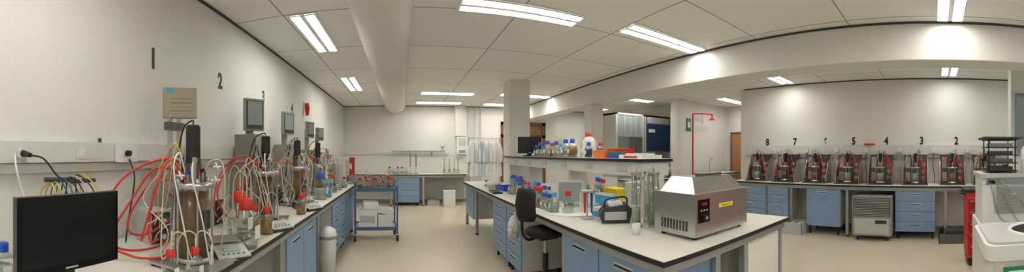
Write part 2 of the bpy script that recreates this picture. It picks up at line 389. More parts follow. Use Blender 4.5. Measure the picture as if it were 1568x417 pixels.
def controller(loc,rz,boxh,top,w=.2,d=.24,bracket=False,pm=greyg,pw=.22,ph=.26,panrot=0):
    b=B('bioreactor_controller',loc,rz)
    b.box(-d/2,-w/2,.01,d/2,w/2,boxh,greyg)
    b.box(d/2,-w/2+.01,.03,d/2+.006,w/2-.01,boxh-.02,grey)
    for k in range(5):
        z=.1+k*.11
        if z<boxh-.1:
            b.cyl((d/2+.006,-.04,z),(d/2+.03,-.04,z),.032,steeld); b.cyl((d/2+.03,-.04,z),(d/2+.035,-.04,z),.018,white)
            b.box(d/2+.006,.02,z-.02,d/2+.012,.08,z+.02,black)
    if bracket:
        for y in(-.06,.05): b.box(-.01,y-.014,boxh,.02,y+.014,top-ph*.5,steel)
        b.box(-.02,-.1,top-ph-.09,.03,.09,top-ph-.03,steeld)
    else:
        b.box(-.03,-.035,boxh,.03,.035,top-ph*.5,greyg)
    c=Vector((.05,0,top-ph/2)); Rz=Matrix.Rotation(panrot,3,'Z')
    def q(x,y,z,sx,sy,sz,m): 
        p=c+Rz@Vector((x,y,z)); b.obox(p,(sx,sy,sz),(0,0,panrot),m)
    q(0,0,0,.045,pw,ph,pm)
    if bracket:
        q(.024,0,0,.004,pw-.01,ph-.01,tan)
        q(.028,-.08,ph*.40,.003,.05,.03,cyan)
        for k in range(4): q(.028,.01,.03-k*.03,.002,pw*.65,.002,steeld)
    else:
        q(.024,0,.0,.006,pw-.03,ph-.04,dark); q(.028,0,.015,.003,pw-.055,ph-.09,screen)
        q(-.03,0,-.02,.03,pw*.6,ph*.6,grey)
    return b.done(.002)
bioreactor((-1.06,1.50,.9),0,brownl,1)
bioreactor((-1.17,2.76,.9),.2,brownl,2)
bioreactor((-1.2,3.77,.9),-.2,amber,3)
bioreactor((-1.2,4.75,.9),.1,amber,4,glassy=True)
bioreactor((-1.2,5.55,.9),.3,water,5,motor=False,glassy=True)
controller((-1.585,2.0,.9),0,.50,1.085,.2,.2,True,tan,.25,.225,-.75)
controller((-1.58,3.28,.9),0,.80,1.18,.24,.24,False,greyg,.24,.34,-.55)
controller((-1.58,4.38,.9),0,.72,1.16,.2,.24,False,greyg,.22,.3,-.4)
controller((-1.58,5.5,.9),0,.66,1.13,.2,.24,False,greyg,.22,.27,-.3)
controller((-1.58,6.2,.9),0,.62,1.08,.2,.24,False,greyg,.22,.24,-.3)
b=B('red_hose_bundle')
b.tube([(-1.1,1.58,1.40),(-1.22,1.45,1.47),(-1.38,1.28,1.36),(-1.45,1.18,1.12),(-1.40,1.25,.98),(-1.32,1.45,.95),(-1.3,1.75,1.0)],.007,redt,8)
b.tube([(-1.12,1.55,1.36),(-1.25,1.42,1.42),(-1.36,1.34,1.25),(-1.42,1.22,1.02),(-1.34,1.30,.935),(-1.22,1.38,.93),(-1.15,1.45,.97)],.007,redt,8)
b.tube([(-1.15,1.62,1.44),(-1.28,1.52,1.41),(-1.42,1.42,1.2),(-1.44,1.38,1.05),(-1.38,1.5,1.02),(-1.45,1.9,1.1)],.007,redt,8)
b.tube([(-1.1,1.62,1.32),(-1.3,1.5,1.33),(-1.38,1.5,1.1),(-1.3,1.42,1.0),(-1.2,1.38,1.04)],.007,redt,8)
b.tube([(-1.2,2.72,1.4),(-1.3,2.4,1.42),(-1.36,2.25,1.2),(-1.3,2.3,1.0),(-1.35,2.5,.96)],.007,redt,8)
b.tube([(-1.22,2.75,1.44),(-1.3,2.45,1.47),(-1.38,2.3,1.3),(-1.36,2.2,1.1),(-1.4,2.3,1.0)],.007,redt,8)
b.tube([(-1.25,3.7,1.4),(-1.3,3.35,1.4),(-1.35,3.2,1.2),(-1.3,3.3,1.0)],.007,redt,8)
b.done()
b=B('silicone_tube_bundle')
R=random.Random(11)
for y0 in(1.5,2.3,2.76,3.4,3.8,4.6,5.3):
    for k in range(2):
        x=-1.15+R.uniform(-.1,.12); dy=R.uniform(-.3,.3)
        b.tube([(x-.05,y0,1.33+.08*R.random()),(x+R.uniform(-.05,.1),y0+dy*.5,1.42+.05*R.random()),(x+R.uniform(-.1,.12),y0+dy,1.25),(x+.1*R.random(),y0+dy*1.1,1.0+.1*R.random()),(x,y0+dy*.6,.93)],.0042,R.choice([beige,beige,whitep,glassg]))
b.done()
def pump(loc,rz=0):
    b=B('peristaltic_pump',loc,rz)
    b.box(-.1,-.08,.0,.1,.08,.22,greyl); b.box(.1,-.07,.01,.104,.07,.21,dark)
    for z in(.06,.16):
        b.cyl((.104,0,z),(.14,0,z),.04,steeld); b.cyl((.14,0,z),(.146,0,z),.018,whitep)
        b.tube([(.12,.05,z),(.18,.06,z+.06),(.2,0,z+.09),(.18,-.07,z+.04),(.12,-.06,z-.02)],.005,beige)
    b.done(.003)
pump((-1.55,2.42,.9)); pump((-1.5,3.72,.9)); pump((-1.5,4.85,.9)); pump((-1.55,1.72,.9),-.3)
bottle((-1.0,1.23,.9),.85,red,water,.3,tubes=True); bottle((-.93,1.33,.9),.85,red,water,.2,tubes=True)
bottle((-.955,1.93,.9),1.8,red,glassg,.3,tubes=True); bottle((-1.1,2.12,.9),1.9,red,water,.2,tubes=True)
bottle((-.98,2.33,.9),1.15,red,amber,.6,tubes=True); bottle((-1.12,2.42,.9),1.1,red,pinkl,.5)
bottle((-.98,3.2,.9),1.1,red,amber,.6,tubes=True); bottle((-1.0,3.32,.9),1.1,red,water,.6)
bottle((-1.05,4.3,.9),2.0,bluec,water,.5); bottle((-1.0,4.5,.9),1.3,cyan,cyan,.6); bottle((-1.05,5.1,.9),1.6,red,glassg,.3)
bottle((-1.0,5.85,.9),1.1,red,water,.4)
bottle((-1.46,.61,.9),1.05,bluec,water,.5)
def balance(loc,rz):
    b=B('laboratory_balance',loc,rz)
    b.prism([(-.14,.01),(.15,.01),(.15,.03),(.03,.06),(-.14,.07)],'x',-.10,.10,dark)
    b.prism([(-.14,.03),(.152,.025),(.152,.034),(.03,.065),(-.14,.075)],'x',-.095,.095,greyl)
    b.box(-.085,-.13,.08,.085,.02,.088,steel)
    for x in(-.06,.06): b.cyl((x,-.06,.06),(x,-.06,.08),.01,steel)
    b.obox((0,.085,.055),(.1,.04,.004),(-.24,0,0),lcd)
    for k in range(5): b.obox((-.06+k*.03,.13,.044),(.014,.010,.004),(-.24,0,0),keym)
    for x in(-.08,.08):
        for y in(-.11,.12): b.cyl((x,y,0),(x,y,.012),.012,black)
    b.done()
balance((-.99,1.74,.9),-2.3); balance((-1.0,2.52,.9),-2.2); balance((-1.0,3.5,.9),-2.2)
b=B('wall_socket_box'); b.box(XL+.075,1.52,1.44,XL+.13,1.68,1.56,whitep); b.tube([(XL+.13,1.6,1.46),(XL+.18,1.6,1.35),(XL+.18,1.58,1.2),(XL+.16,1.56,1.05),(XL+.15,1.55,.91)],.006,black); b.cyl((XL+.13,1.58,1.5),(XL+.16,1.58,1.5),.02,black); b.done(.004)
b=B('power_plug'); b.cyl((XL+.075,.83,1.5),(XL+.09,.83,1.5),.035,whitep); b.cyl((XL+.09,.83,1.5),(XL+.16,.84,1.49),.02,black,r2=.013)
b.tube([(XL+.16,.84,1.49),(XL+.2,.9,1.47),(XL+.2,.98,1.38),(XL+.24,1.02,1.33),(XL+.25,.98,1.2)],.005,black)
b.tube([(XL+.09,.78,1.5),(XL+.15,.76,1.42),(XL+.18,.8,1.25),(XL+.3,.85,1.1)],.006,whitep); b.done()
b=B('cable_connector'); 
for k,m in enumerate((wireyel,wireyel,wireblue,wiregreen,black,black,greyl,black,wireyel)):
    y=.95+.035*k
    b.tube([(XL+.06,y,1.1),(XL+.08,y,1.28),(XL+.14,y-.01*k+.03,1.33+.006*k),(XL+.26,y-.02,1.31),(XL+.3,y+.02,1.15)],.004,m)
b.cyl((XL+.12,.95,1.35),(XL+.15,1.12,1.345),.014,dark); b.cyl((XL+.16,1.1,1.335),(XL+.2,1.25,1.34),.012,dark); b.box(XL+.03,.92,.9,XL+.09,1.3,1.12,greyl); b.done()
b=B('small_wall_hook'); b.cyl((XL+.035,1.42,1.571),(XL+.035,1.42,1.60),.012,dark); b.done()
b=B('fire_alarm_beacon'); b.box(XL,6.0,2.33,XL+.03,6.1,2.45,whitep); b.cyl((XL+.03,6.05,2.39),(XL+.09,6.05,2.39),.045,red); b.cyl((XL+.06,6.05,2.36),(XL+.06,6.05,2.2),.05,red,r2=.03); b.done()
def lcdmon(loc,rz,w,h,z,back=False):
    b=B('computer_monitor',loc,rz)   # faces -y local
    b.box(-w/2,-.02,z,w/2,.02,z+h,blackg); b.box(-w/2+.02,-.022,z+.03,w/2-.02,-.0201,z+h-.02,M('monitor_screen',(20,20,22),.25,noise=.05))
    b.box(-.03,-.0215,z+.010,.03,-.0205,z+.017,greyl)
    b.box(-w*.3,.02,z+h*.2,w*.3,.045,z+h*.8,black)
    b.box(-.04,.02,.02,.04,.05,z+h*.5,black)
    b.lathe(0,.03,[(.001,.022),(.05,.022),(.12,.012),(.125,0),(.001,0)],blackg,24,.8)
    return b.done(.004)
lcdmon((-1.17,.785,.9),math.radians(88),.49,.31,.12)
b=B('cable'); b.tube([(-1.15,1.05,.905),(-1.0,1.05,.905),(-.98,1.15,.905),(-1.05,1.2,.905)],.004,greyl); b.done()
b=B('gas_analyser'); b.box(-1.3,6.0,.9,-1.0,6.35,1.42,offw); b.box(-1.0,6.05,1.15,-.994,6.3,1.38,greyl); b.box(-1.0,6.1,.98,-.99,6.3,1.08,dark); b.box(-1.25,5.99,1.05,-1.05,6.0,1.3,greyl); b.done(.006)
b=B('red_first_aid_box'); b.box(-1.0,6.42,1.1,-.9,6.48,1.42,red); b.box(-.99,6.415,1.2,-.95,6.42,1.3,whitep); b.box(-.985,6.43,.9,-.915,6.47,1.1,steel); b.done(.004)
b=B('waste_bin',(-.87,3.9,0)); b.lathe(0,0,[(.001,0),(.09,0),(.11,.5),(.115,.52),(.115,.55),(.10,.60),(.05,.63),(.001,.64)],whitep,28); b.lathe(0,0,[(.117,.5),(.12,.52),(.117,.54)],grey,28); b.done()
# ------------------------------------------------------------------ trolley
def trolley(loc,rz):
    b=B('lab_trolley',loc,rz); W=.36;D=.24
    for x in(-W,W):
        for y in(-D,D):
            b.box(x-.014,y-.014,.12,x+.014,y+.014,.95,blued)
            b.cyl((x-.02,y,.06),(x+.02,y,.06),.055,black); b.cyl((x-.023,y,.06),(x+.023,y,.06),.02,steel); b.box(x-.03,y-.02,.1,x+.03,y+.02,.13,steel)
    for z in(.2,.86):
        b.box(-W,-D,z,W,D,z+.02,greyl); b.box(-W-.01,-D-.012,z-.01,W+.01,-D,z+.05,blued); b.box(-W-.01,D,z-.01,W+.01,D+.012,z+.05,blued)
        b.box(-W-.012,-D,z-.01,-W,D,z+.05,blued); b.box(W,-D,z-.01,W+.012,D,z+.05,blued)
    b.tube([(-W,-D,.95),(-W,-D,1.0),(-W,0,1.02),(-W,D,1.0),(-W,D,.95)],.012,blued)
    b.done()
trolley((-.46,5.97,0),.12)
b=B('storage_box'); b.box(-.74,5.82,.221,-.42,6.1,.5,paper); b.box(-.4,5.84,.221,-.16,6.12,.44,whitep); b.box(-.7,5.85,.5,-.44,6.05,.54,whitep)
b.box(-.72,5.815,.3,-.46,5.82,.42,greyl); b.obox((-.3,5.95,.5),(.3,.2,.1),(0,.2,.2),whitep); b.obox((-.55,5.93,.60),(.26,.2,.12),(0,0,.2),paper); b.done(.005)
R=random.Random(5)
for k in range(9):
    x=-.72+.065*k; y=5.85+.2*(k%2)
    bottle((x,y,.881),R.uniform(.8,1.3),R.choice([red,red,red,bluec]),R.choice([glassg,water,amber]),R.uniform(.2,.5),name='trolley_bottle',tubes=True)
b=B('tube_tangle')
for k in range(20):
    x=-.75+.6*R.random(); y=5.8+.3*R.random(); 
    p=[(x,y,.93)]
    for j in range(4): p.append((p[-1][0]+R.uniform(-.15,.15),p[-1][1]+R.uniform(-.1,.1),R.uniform(.92,1.14)))
    b.tube(p,.0045,R.choice([beige,beige,greyl,redt,steeld]))
b.done()
# ------------------------------------------------------------------ island items
b=B('stainless_water_bath')
x0,x1,y0,y1=1.74,2.40,1.48,1.88
b.box(x0,y0,.925,x1,y1,1.205,steel)
for x in(x0+.05,x1-.05):
    for y in(y0+.05,y1-.05): b.cyl((x,y,.9),(x,y,.927),.018,black)
b.box(x0-.006,y0-.006,1.205,x1+.006,y1+.006,1.22,steel)
vs=[(x0+.03,y0+.03,1.22),(x1-.03,y0+.03,1.22),(x1-.03,y1-.03,1.22),(x0+.03,y1-.03,1.22),(x0+.12,y0+.13,1.325),(x1-.06,y0+.13,1.325),(x1-.06,y1-.06,1.325),(x0+.12,y1-.06,1.325)]
b.add(vs,[(4,5,6,7),(0,1,5,4),(1,2,6,5),(2,3,7,6),(3,0,4,7)],steel)
b.box(x0+.2,y0+.15,1.325,x1-.15,y0+.17,1.345,steeld)
b.box(x0+.03,y0-.008,1.02,x0+.15,y0-.001,1.18,blackg); b.box(x0+.06,y0-.010,1.14,x0+.12,y0-.008,1.16,M('red_led',(120,24,18),.4,em=.1))
for k in range(3): b.box(x0+.05+k*.03,y0-.010,1.10,x0+.065+k*.03,y0-.008,1.11,greyl)
b.cyl((x0+.09,y0-.001,1.055),(x0+.09,y0-.03,1.055),.022,black); b.cyl((x0+.09,y0-.03,1.055),(x0+.09,y0-.033,1.055),.010,greyl)
b.box(x0+.27,y0-.003,1.10,x0+.45,y0-.001,1.13,yellow)
b.box(x0+.29,y0-.004,1.113,x0+.43,y0-.003,1.118,dark)
for k in range(9):
    b.box(x0-.003,y0+.07+k*.03,.96,x0-.001,y0+.085+k*.03,1.03,dark)
b.cyl((x0-.001,y0+.3,1.0),(x0-.03,y0+.3,1.0),.008,steel)
b.done(.004)
b=B('glass_column_rig')
for x,y in((1.87,2.03),(1.76,2.12),(1.93,2.16)):
    b.lathe(x,y,[(.001,.92),(.042,.92),(.042,1.33),(.001,1.33)],glassg,20); b.lathe(x,y,[(.001,.93),(.036,.93),(.036,1.06),(.001,1.06)],water,20)
    b.cyl((x,y,.9),(x,y,.925),.048,steel); b.cyl((x,y,1.33),(x,y,1.345),.048,steel); b.cyl((x,y,1.345),(x,y,1.38),.006,steel,seg=8)
    b.cyl((x+.045,y,.91),(x+.045,y,1.36),.004,steel,seg=8); b.cyl((x,y,.93),(x,y,1.34),.005,steel,seg=8)
b.tube([(1.86,2.03,1.38),(1.8,2.0,1.40),(1.74,2.03,1.2),(1.74,2.04,.95)],.004,beige)
b.done()
b=B('plastic_cup',(1.60,1.93,.9)); b.lathe(0,0,[(.001,0),(.028,0),(.034,.08),(.03,.08),(.025,.005)],whitep); b.done()
b=B('instrument_case',(1.76,2.42,.9),-.5)
b.prism([(-.12,0),(.12,0),(.14,.12),(.1,.16),(-.1,.13),(-.14,.08)],'y',-.1,.1,dark); b.box(-.1,-.105,.03,.09,-.1,.1,greyl); b.box(-.06,-.08,.14,.06,.08,.17,whitep); b.tube([(-.1,-.06,.12),(-.08,-.07,.2),(.08,-.07,.22),(.1,-.06,.15)],.008,black); b.done(.006)
b=B('paper_sheets',(1.52,2.95,.9),.4); 
for k in range(4): b.obox((.03*k,-.05*k,.002+.002*k),(.2,.28,.0015),(0,0,.3*k),paper)
b.done()
b=B('pipette_tip_box',(1.80,2.72,.9),.2); b.box(-.06,-.05,0,.06,.05,.05,cyan); b.box(-.058,-.048,.05,.058,.048,.085,whitep); b.done(.004)
b=B('pipette_tip_box',(1.85,2.92,.9),.5); b.box(-.06,-.05,0,.06,.05,.05,whitep); b.box(-.058,-.048,.05,.058,.048,.085,greyl); b.done(.004)
b=B('flat_panel_display',(1.82,3.35,.9),-.55); b.obox((0,0,.17),(.3,.02,.25),(-.2,0,0),greyl); b.obox((0,-.012,.17),(.26,.004,.21),(-.2,0,0),screen); b.box(-.1,-.05,0,.1,.1,.015,greyl); b.obox((0,.04,.08),(.05,.02,.15),(-.2,0,0),greyl); b.done(.003)
R=random.Random(21)
for k in range(24):
    y=3.0+k*.115+R.uniform(-.01,.01); x=1.60+.11*(k%3)
    if abs(y-3.35)<.25: x=1.50
    if 5.0<y: x=1.9
    bottle((x,y,.9),R.choice([1.0,1.15,1.3]),R.choice([bluec,bluec,bluec,red,cyan]),R.choice([water,water,glassg,pinkl,amber]),R.uniform(.3,.8))
b=B('pipette_stand',(1.62,2.66,.9)); b.lathe(0,0,[(.001,0),(.06,0),(.055,.015),(.01,.02),(.01,.24),(.06,.25),(.06,.26),(.001,.265)],greyl,20)
for k in range(5):
    a=k*1.256; b.cyl((.055*math.cos(a),.055*math.sin(a),.06),(.055*math.cos(a),.055*math.sin(a),.24),.008,[white,cyan,white,red,bluec][k],r2=.013,seg=10)
b.done()
b=B('blue_plastic_box',(2.15,3.05,.9),.1); b.box(-.09,-.15,0,.0,.15,.14,cyan); b.box(-.095,-.155,.14,.005,.155,.16,whitep); b.done(.006)
b=B('yellow_bag',(1.95,2.62,.9)); b.ball((0,0,.08),.08,M('yellow_bag',(214,214,120),.6),.9); b.ball((.0,.1,.09),.07,cyan,1.1); b.done()
b=B('telephone',(1.62,5.95,.9),.3); b.prism([(-.1,0),(.1,0),(.1,.03),(-.1,.07)],'x',-.09,.09,dark); b.obox((-.06,0,.075),(.045,.2,.03),(.2,0,0),black); b.done(.004)
b=B('keyboard',(1.42,5.0,.9),math.pi/2-.1); b.box(-.22,-.07,0,.22,.07,.02,black)
for r in range(4):
    for k in range(14): b.box(-.21+k*.03,-.06+r*.03,.02,-.186+k*.03,-.036+r*.03,.026,dark)
b.done()
b=B('white_bowl',(1.55,5.6,.9)); b.lathe(0,0,[(.001,0),(.07,0),(.14,.07),(.15,.08),(.1,.12),(.001,.13)],whitep,24); b.done()
b=B('plastic_tray',(1.68,5.25,.9),.1)
b.box(-.12,-.17,0,.12,.17,.01,bluec); b.box(-.12,-.17,.01,-.11,.17,.07,bluec); b.box(.11,-.17,.01,.12,.17,.07,bluec); b.box(-.12,-.17,.01,.12,-.16,.07,bluec); b.box(-.12,.16,.01,.12,.17,.07,bluec); b.done()
o=lcdmon((2.12,5.35,1.45),-.35,.40,.28,.05)
for k,(y,s,c,l) in enumerate(((4.75,1.0,bluec,water),(4.62,1.2,bluec,water),(4.48,1.0,bluec,pinkl),(4.35,1.3,bluec,water),(4.2,1.1,red,amber),(4.07,1.2,bluec,water),(3.93,1.0,cyan,water),(3.8,1.3,bluec,glassg))):
    bottle((2.0,y,1.45),s,c,l,.6)
b=B('cardboard_box'); b.box(2.14,4.0,1.45,2.32,4.6,1.60,offw); b.box(2.15,4.05,1.6,2.31,4.5,1.70,whitep); b.done(.004)
b=B('plastic_carboy',(2.14,3.47,1.45)); b.lathe(0,0,[(.001,0),(.075,0),(.08,.01),(.08,.19),(.065,.225),(.035,.25),(.035,.265)],whitep,28); b.lathe(0,0,[(.042,.255),(.042,.3),(.001,.302)],red,20); b.box(-.081,-.03,.06,-.079,.03,.14,paper); b.done()
bottle((2.0,3.63,1.45),1.3,bluec,amber,.7); bottle((2.03,3.3,1.45),1.0,bluec,M('dark_blue_liquid',(20,30,90),.2),.7); bottle((2.13,3.2,1.45),1.0,red,M('dark_red_liquid',(110,20,20),.2),.7); bottle((2.2,3.65,1.45),1.4,orange,whitep,.6)
b=B('cardboard_glove_box'); b.box(1.99,2.92,1.45,2.12,3.14,1.53,orange); b.box(2.02,3.0,1.53,2.1,3.1,1.532,whitep); b.done(.002)
b=B('cardboard_glove_box'); b.box(2.14,2.8,1.45,2.3,3.1,1.55,red); b.box(2.16,2.85,1.55,2.28,3.0,1.552,orange); b.done(.002)
b=B('label_printer_box'); b.box(2.0,2.33,1.45,2.25,2.68,1.485,paper); b.box(2.02,2.4,1.485,2.22,2.6,1.50,whitep); b.box(1.998,2.4,1.455,2.0,2.6,1.475,redt); b.done(.002)
b=B('pipette_box'); b.box(2.0,2.72,1.45,2.12,2.88,1.49,bluec); b.box(2.01,2.73,1.49,2.11,2.87,1.515,green); b.done(.002)
b=B('glove_box_stack'); b.box(2.5,2.6,.9,2.75,2.85,1.0,whitep); b.box(2.52,2.62,1.0,2.73,2.83,1.09,cyan); b.box(2.55,3.0,.9,2.8,3.3,1.15,whitep); b.box(2.5,3.4,.9,2.7,3.7,1.05,yellow); b.done(.004)
for k in range(6): bottle((2.6+.06*(k%3),3.85+.16*k,.9),1.4,R.choice([bluec,red,orange]),R.choice([water,amber]),.6)
# ------------------------------------------------------------------ stool
b=B('lab_swivel_stool',(1.40,3.1,0),.15)
for k in range(5):
    a=k*2*math.pi/5+.3; c,s_=math.cos(a),math.sin(a)
    b.tube([(0,0,.13),(.12*c,.12*s_,.11),(.28*c,.28*s_,.08)],.022,black,8)
    b.cyl((.28*c-.02*s_,.28*s_+.02*c,.035),(.28*c+.02*s_,.28*s_-.02*c,.035),.032,black)
b.cyl((0,0,.1),(0,0,.5),.03,black); b.cyl((0,0,.45),(0,0,.66),.018,steel)
b.box(-.1,-.09,.65,.1,.09,.68,dark)
prof=[(.001,.68),(.18,.68),(.205,.70),(.208,.72),(.19,.745),(.12,.755),(.001,.75)]
b.lathe(0,0,prof,fabric,28,.98)
b.tube([(-.1,0,.67),(-.2,0,.66),(-.26,0,.73),(-.27,0,.88),(-.26,0,.98)],.016,black,8)
n=10; vs=[]
for j,(z,wd) in enumerate(((.85,.10),(.89,.145),(1.0,.16),(1.12,.145),(1.16,.09))):
    for i in range(n+1):
        t=-1+2*i/n; y=t*wd; x=-.25+.06*t*t-.02*math.sin((z-.85)/.31*math.pi)
        vs.append((x,y,z))
m=len(vs)
vs+= [(x-.045,y,z) for x,y,z in vs]
fs=[]
for j in range(4):
    for i in range(n):
        a=j*(n+1)+i; fs.append((a,a+1,a+n+2,a+n+1)); fs.append((m+a,m+a+n+1,m+a+n+2,m+a+1))
for i in range(n): fs.append((i,m+i,m+i+1,i+1)); a=4*(n+1)+i; fs.append((a,a+1,m+a+1,m+a))
for j in range(4):
    a=j*(n+1); fs.append((a,a+n+1,m+a+n+1,m+a)); a+=n; fs.append((a,m+a,m+a+n+1,a+n+1))
b.add(vs,fs,fabric,True)
b.cyl((.05,.1,.65),(.08,.24,.63),.008,black,seg=8)
b.done()
b=B('plastic_bag',(1.24,3.62,.52)); b.lathe(0,0,[(.001,0),(.06,.02),(.075,.12),(.05,.23),(.015,.28)],M('patterned_bag',(205,205,196),.5,noise=.4,scale=30),14,.7); b.tube([(0,0,.27),(.03,0,.31),(.09,0,.29)],.004,whitep); b.done()
# ------------------------------------------------------------------ right bench fermenters
def fermenter(loc,seed):
    R=random.Random(seed); b=B('benchtop_fermenter',loc,math.pi)
    b.box(-.2,-.23,.0,.2,.23,.02,steeld)
    b.box(-.2,-.21,.02,-.05,.21,.54,dark)
    b.box(-.05,-.205,.03,-.045,.205,.52,steeld)
    b.prism([(-.2,.02),(.13,.02),(.13,.06),(-.03,.40),(-.2,.55)],'y',.215,.228,steel)
    b.prism([(-.2,.02),(.13,.02),(.13,.06),(-.03,.40),(-.2,.55)],'y',-.228,-.215,steel)
    b.box(-.2,-.228,.54,-.08,.228,.555,steel)
    for k in range(3):
        b.cyl((-.045,.15,.12+k*.12),(-.01,.15,.12+k*.12),.038,grey); b.cyl((-.01,.15,.12+k*.12),(-.002,.15,.12+k*.12),.016,whitep)
    b.box(-.044,-.18,.3,-.035,-.10,.5,greyl); b.box(-.035,-.165,.39,-.032,-.115,.47,lcd)
    b.box(-.044,-.18,.06,.0,-.1,.22,steel)
    cx=.07; rv=.07
    b.lathe(cx,0,[(.001,.03),(rv+.015,.03),(rv+.015,.05),(rv,.05),(rv,.06)],steel,20)
    b.lathe(cx,0,[(rv,.06),(rv,.3)],glass,20); b.lathe(cx,0,[(.001,.06),(rv-.006,.06),(rv-.006,.21),(.001,.21)],R.choice([brownl,amber,water]),20)
    b.lathe(cx,0,[(.001,.30),(rv+.02,.30),(rv+.02,.32),(.001,.322)],steel,20)
    for k in range(4):
        a=k*math.pi/2+.6; b.cyl((cx+(rv+.01)*math.cos(a),(rv+.01)*math.sin(a),.04),(cx+(rv+.01)*math.cos(a),(rv+.01)*math.sin(a),.33),.005,steel,seg=8)
    b.cyl((cx,0,.32),(cx,0,.40),.016,steel); b.cyl((cx,0,.40),(cx,0,.56),.03,black); b.cyl((cx,0,.56),(cx,0,.57),.024,dark)
    b.cyl((cx-.03,.05,.32),(cx-.03,.05,.58),.012,glassg); b.cyl((cx-.03,.05,.58),(cx-.03,.05,.60),.014,steel)
    for k in range(7):
        a=k*.9; b.cyl((cx+.045*math.cos(a),.045*math.sin(a),.32),(cx+.045*math.cos(a),.045*math.sin(a),.37+.10*R.random()),.006,R.choice([steel,steel,red,black]),seg=8)
    for k in range(4): 
        s=R.choice((1,1,1,-1)); 
        b.tube([(cx-.02,s*.05,.33),(cx,s*.1,.42+.14*R.random()),(cx+.02,s*R.uniform(.14,.22),.28),(cx+.0,s*R.uniform(.14,.24),.12),(cx-.05,s*.2,.06)],.0055,redt,6,5)
    for k in range(11):
        a=R.uniform(0,6.28); y=R.uniform(-.2,.2)
        b.tube([(cx+.04*math.cos(a),.04*math.sin(a),.36),(cx-.03,y*.5,.52+.14*R.random()),(.02,y,.40),(.0,y*1.1,.2+.15*R.random())],.0032,R.choice([beige,whitep,black,beige,black]),6,5)
    bx=.15; by=.16
    b.lathe(bx,by,[(.001,.02),(.03,.02),(.03,.09),(.012,.12),(.012,.13)],glassg,14); b.lathe(bx,by,[(.016,.12),(.016,.145),(.001,.146)],R.choice([red,red,bluec]),12)
    b.lathe(.14,-.16,[(.001,.02),(.03,.02),(.03,.09),(.012,.12),(.012,.13)],glassg,14); b.lathe(.14,-.16,[(.016,.12),(.016,.145),(.001,.146)],red,12)
    b.done()
for k,y in enumerate((3.52,2.89,2.24,1.60,.98,.34,-.33,-.93)): fermenter((6.2,y,.93),30+k)
b=B('power_cables')
for k,y in enumerate((3.2,2.55,1.92,1.3,.66,0,-.63)):
    b.tube([(6.46,y,1.5),(6.44,y+.02,1.3),(6.43,y-.01,1.05),(6.43,y,.94)],.006,[whitep,black][k%2]); b.box(6.435,y-.04,1.52,6.464,y+.04,1.6,whitep)
b.done()
b=B('control_computer'); b.box(6.0,-1.38,.93,6.3,-1.2,1.35,greyl); b.box(5.995,-1.36,1.1,6.0,-1.22,1.3,dark); b.done(.004)
b=B('pipe_bracket'); b.box(6.42,1.15,1.66,6.53,1.35,1.69,redt); b.done()
b=B('recirculating_chiller'); 
b.box(5.68,.72,.09,6.25,1.40,.76,grey); b.box(5.672,.74,.42,5.68,1.38,.74,dark)
for k in range(11): b.obox((5.668,1.06,.44+k*.028),(.012,.62,.008),(0,.5,0),greyl)
b.box(5.674,.76,.12,5.68,1.36,.38,greyl); b.box(5.668,.8,.3,5.674,1.0,.36,dark)
for y in(.8,1.32):
    for x in(5.75,6.18): b.cyl((x,y-.015,.04),(x,y+.015,.04),.04,black); b.box(x-.02,y-.02,.06,x+.02,y+.02,.09,steel)
b.done(.01)
b=B('wire_basket'); 
b.box(5.7,2.35,0,6.1,2.85,.02,greyl)
for x in(5.7,6.09): b.box(x,2.35,.02,x+.01,2.85,.22,greyl)
for y in(2.35,2.84): b.box(5.7,y,.02,6.1,y+.01,.22,greyl)
for k in range(6):
    x=5.8+.1*(k%3); y=2.47+.15*(k//3); b.lathe(x,y,[(.001,.02),(.04,.02),(.04,.14),(.015,.17),(.018,.2),(.001,.2)],whitep,14)
b.done()
b=B('metal_tray'); b.box(5.6,-.65,0,6.1,-.08,.02,steeld); b.box(5.6,-.65,.02,5.61,-.08,.16,steeld); b.box(5.6,-.65,.02,6.1,-.64,.16,steeld); b.box(5.6,-.09,.02,6.1,-.08,.16,steeld); b.box(6.09,-.65,.02,6.1,-.08,.16,steeld)
b.box(5.65,-.55,.02,6.0,-.2,.2,dark); b.done()
b=B('red_tool_cart'); b.box(4.45,-1.05,.12,4.9,-.43,.98,red)
for k in range(5):
    b.box(4.44,-1.03,.16+k*.15,4.45,-.45,.29+k*.15,M('dark_red_paint',(150,28,24),.4)); b.box(4.425,-1.0,.26+k*.15,4.44,-.48,.275+k*.15,steel)
b.box(4.42,-1.08,.98,4.93,-.40,1.02,black)
for x in(4.5,4.85):
    for y in(-.5,-.98): b.cyl((x-.02,y,.06),(x+.02,y,.06),.06,black)
b.tube([(4.5,-.42,.95),(4.5,-.36,.97),(4.85,-.36,.97),(4.85,-.42,.95)],.012,black); b.done(.006)
# foreground right
simplebox('equipment_cabinet',(2.78,-1.3,0,3.45,-.39,.88),offw,.01)
b=B('cooling_bath_unit'); b.box(2.86,-1.0,.88,3.35,-.41,1.29,whitep); b.box(2.84,-1.02,1.29,3.37,-.39,1.325,greyl)
b.box(2.852,-.91,.98,2.86,-.51,1.22,greyl)
for k in range(12): b.box(2.846,-.89,.992+k*.019,2.853,-.53,1.0+k*.019,grey)
b.box(2.848,-.98,1.235,2.86,-.44,1.28,screen); b.box(2.845,-.52,1.24,2.848,-.46,1.27,blackg)
for k in range(3):
    b.tube([(2.84,-.46-.05*k,1.28),(2.79,-.48-.07*k,1.2),(2.77,-.52-.1*k,1.02+.04*k),(2.80,-.60-.11*k,.92),(2.82,-.79,.91)],.010,glassg,8)
b.done(.008)
b=B('black_storage_rack')
for x in(2.95,3.25):
    for y in(-.48,-.72): b.cyl((x,y,1.325),(x,y,1.64),.006,black,seg=8)
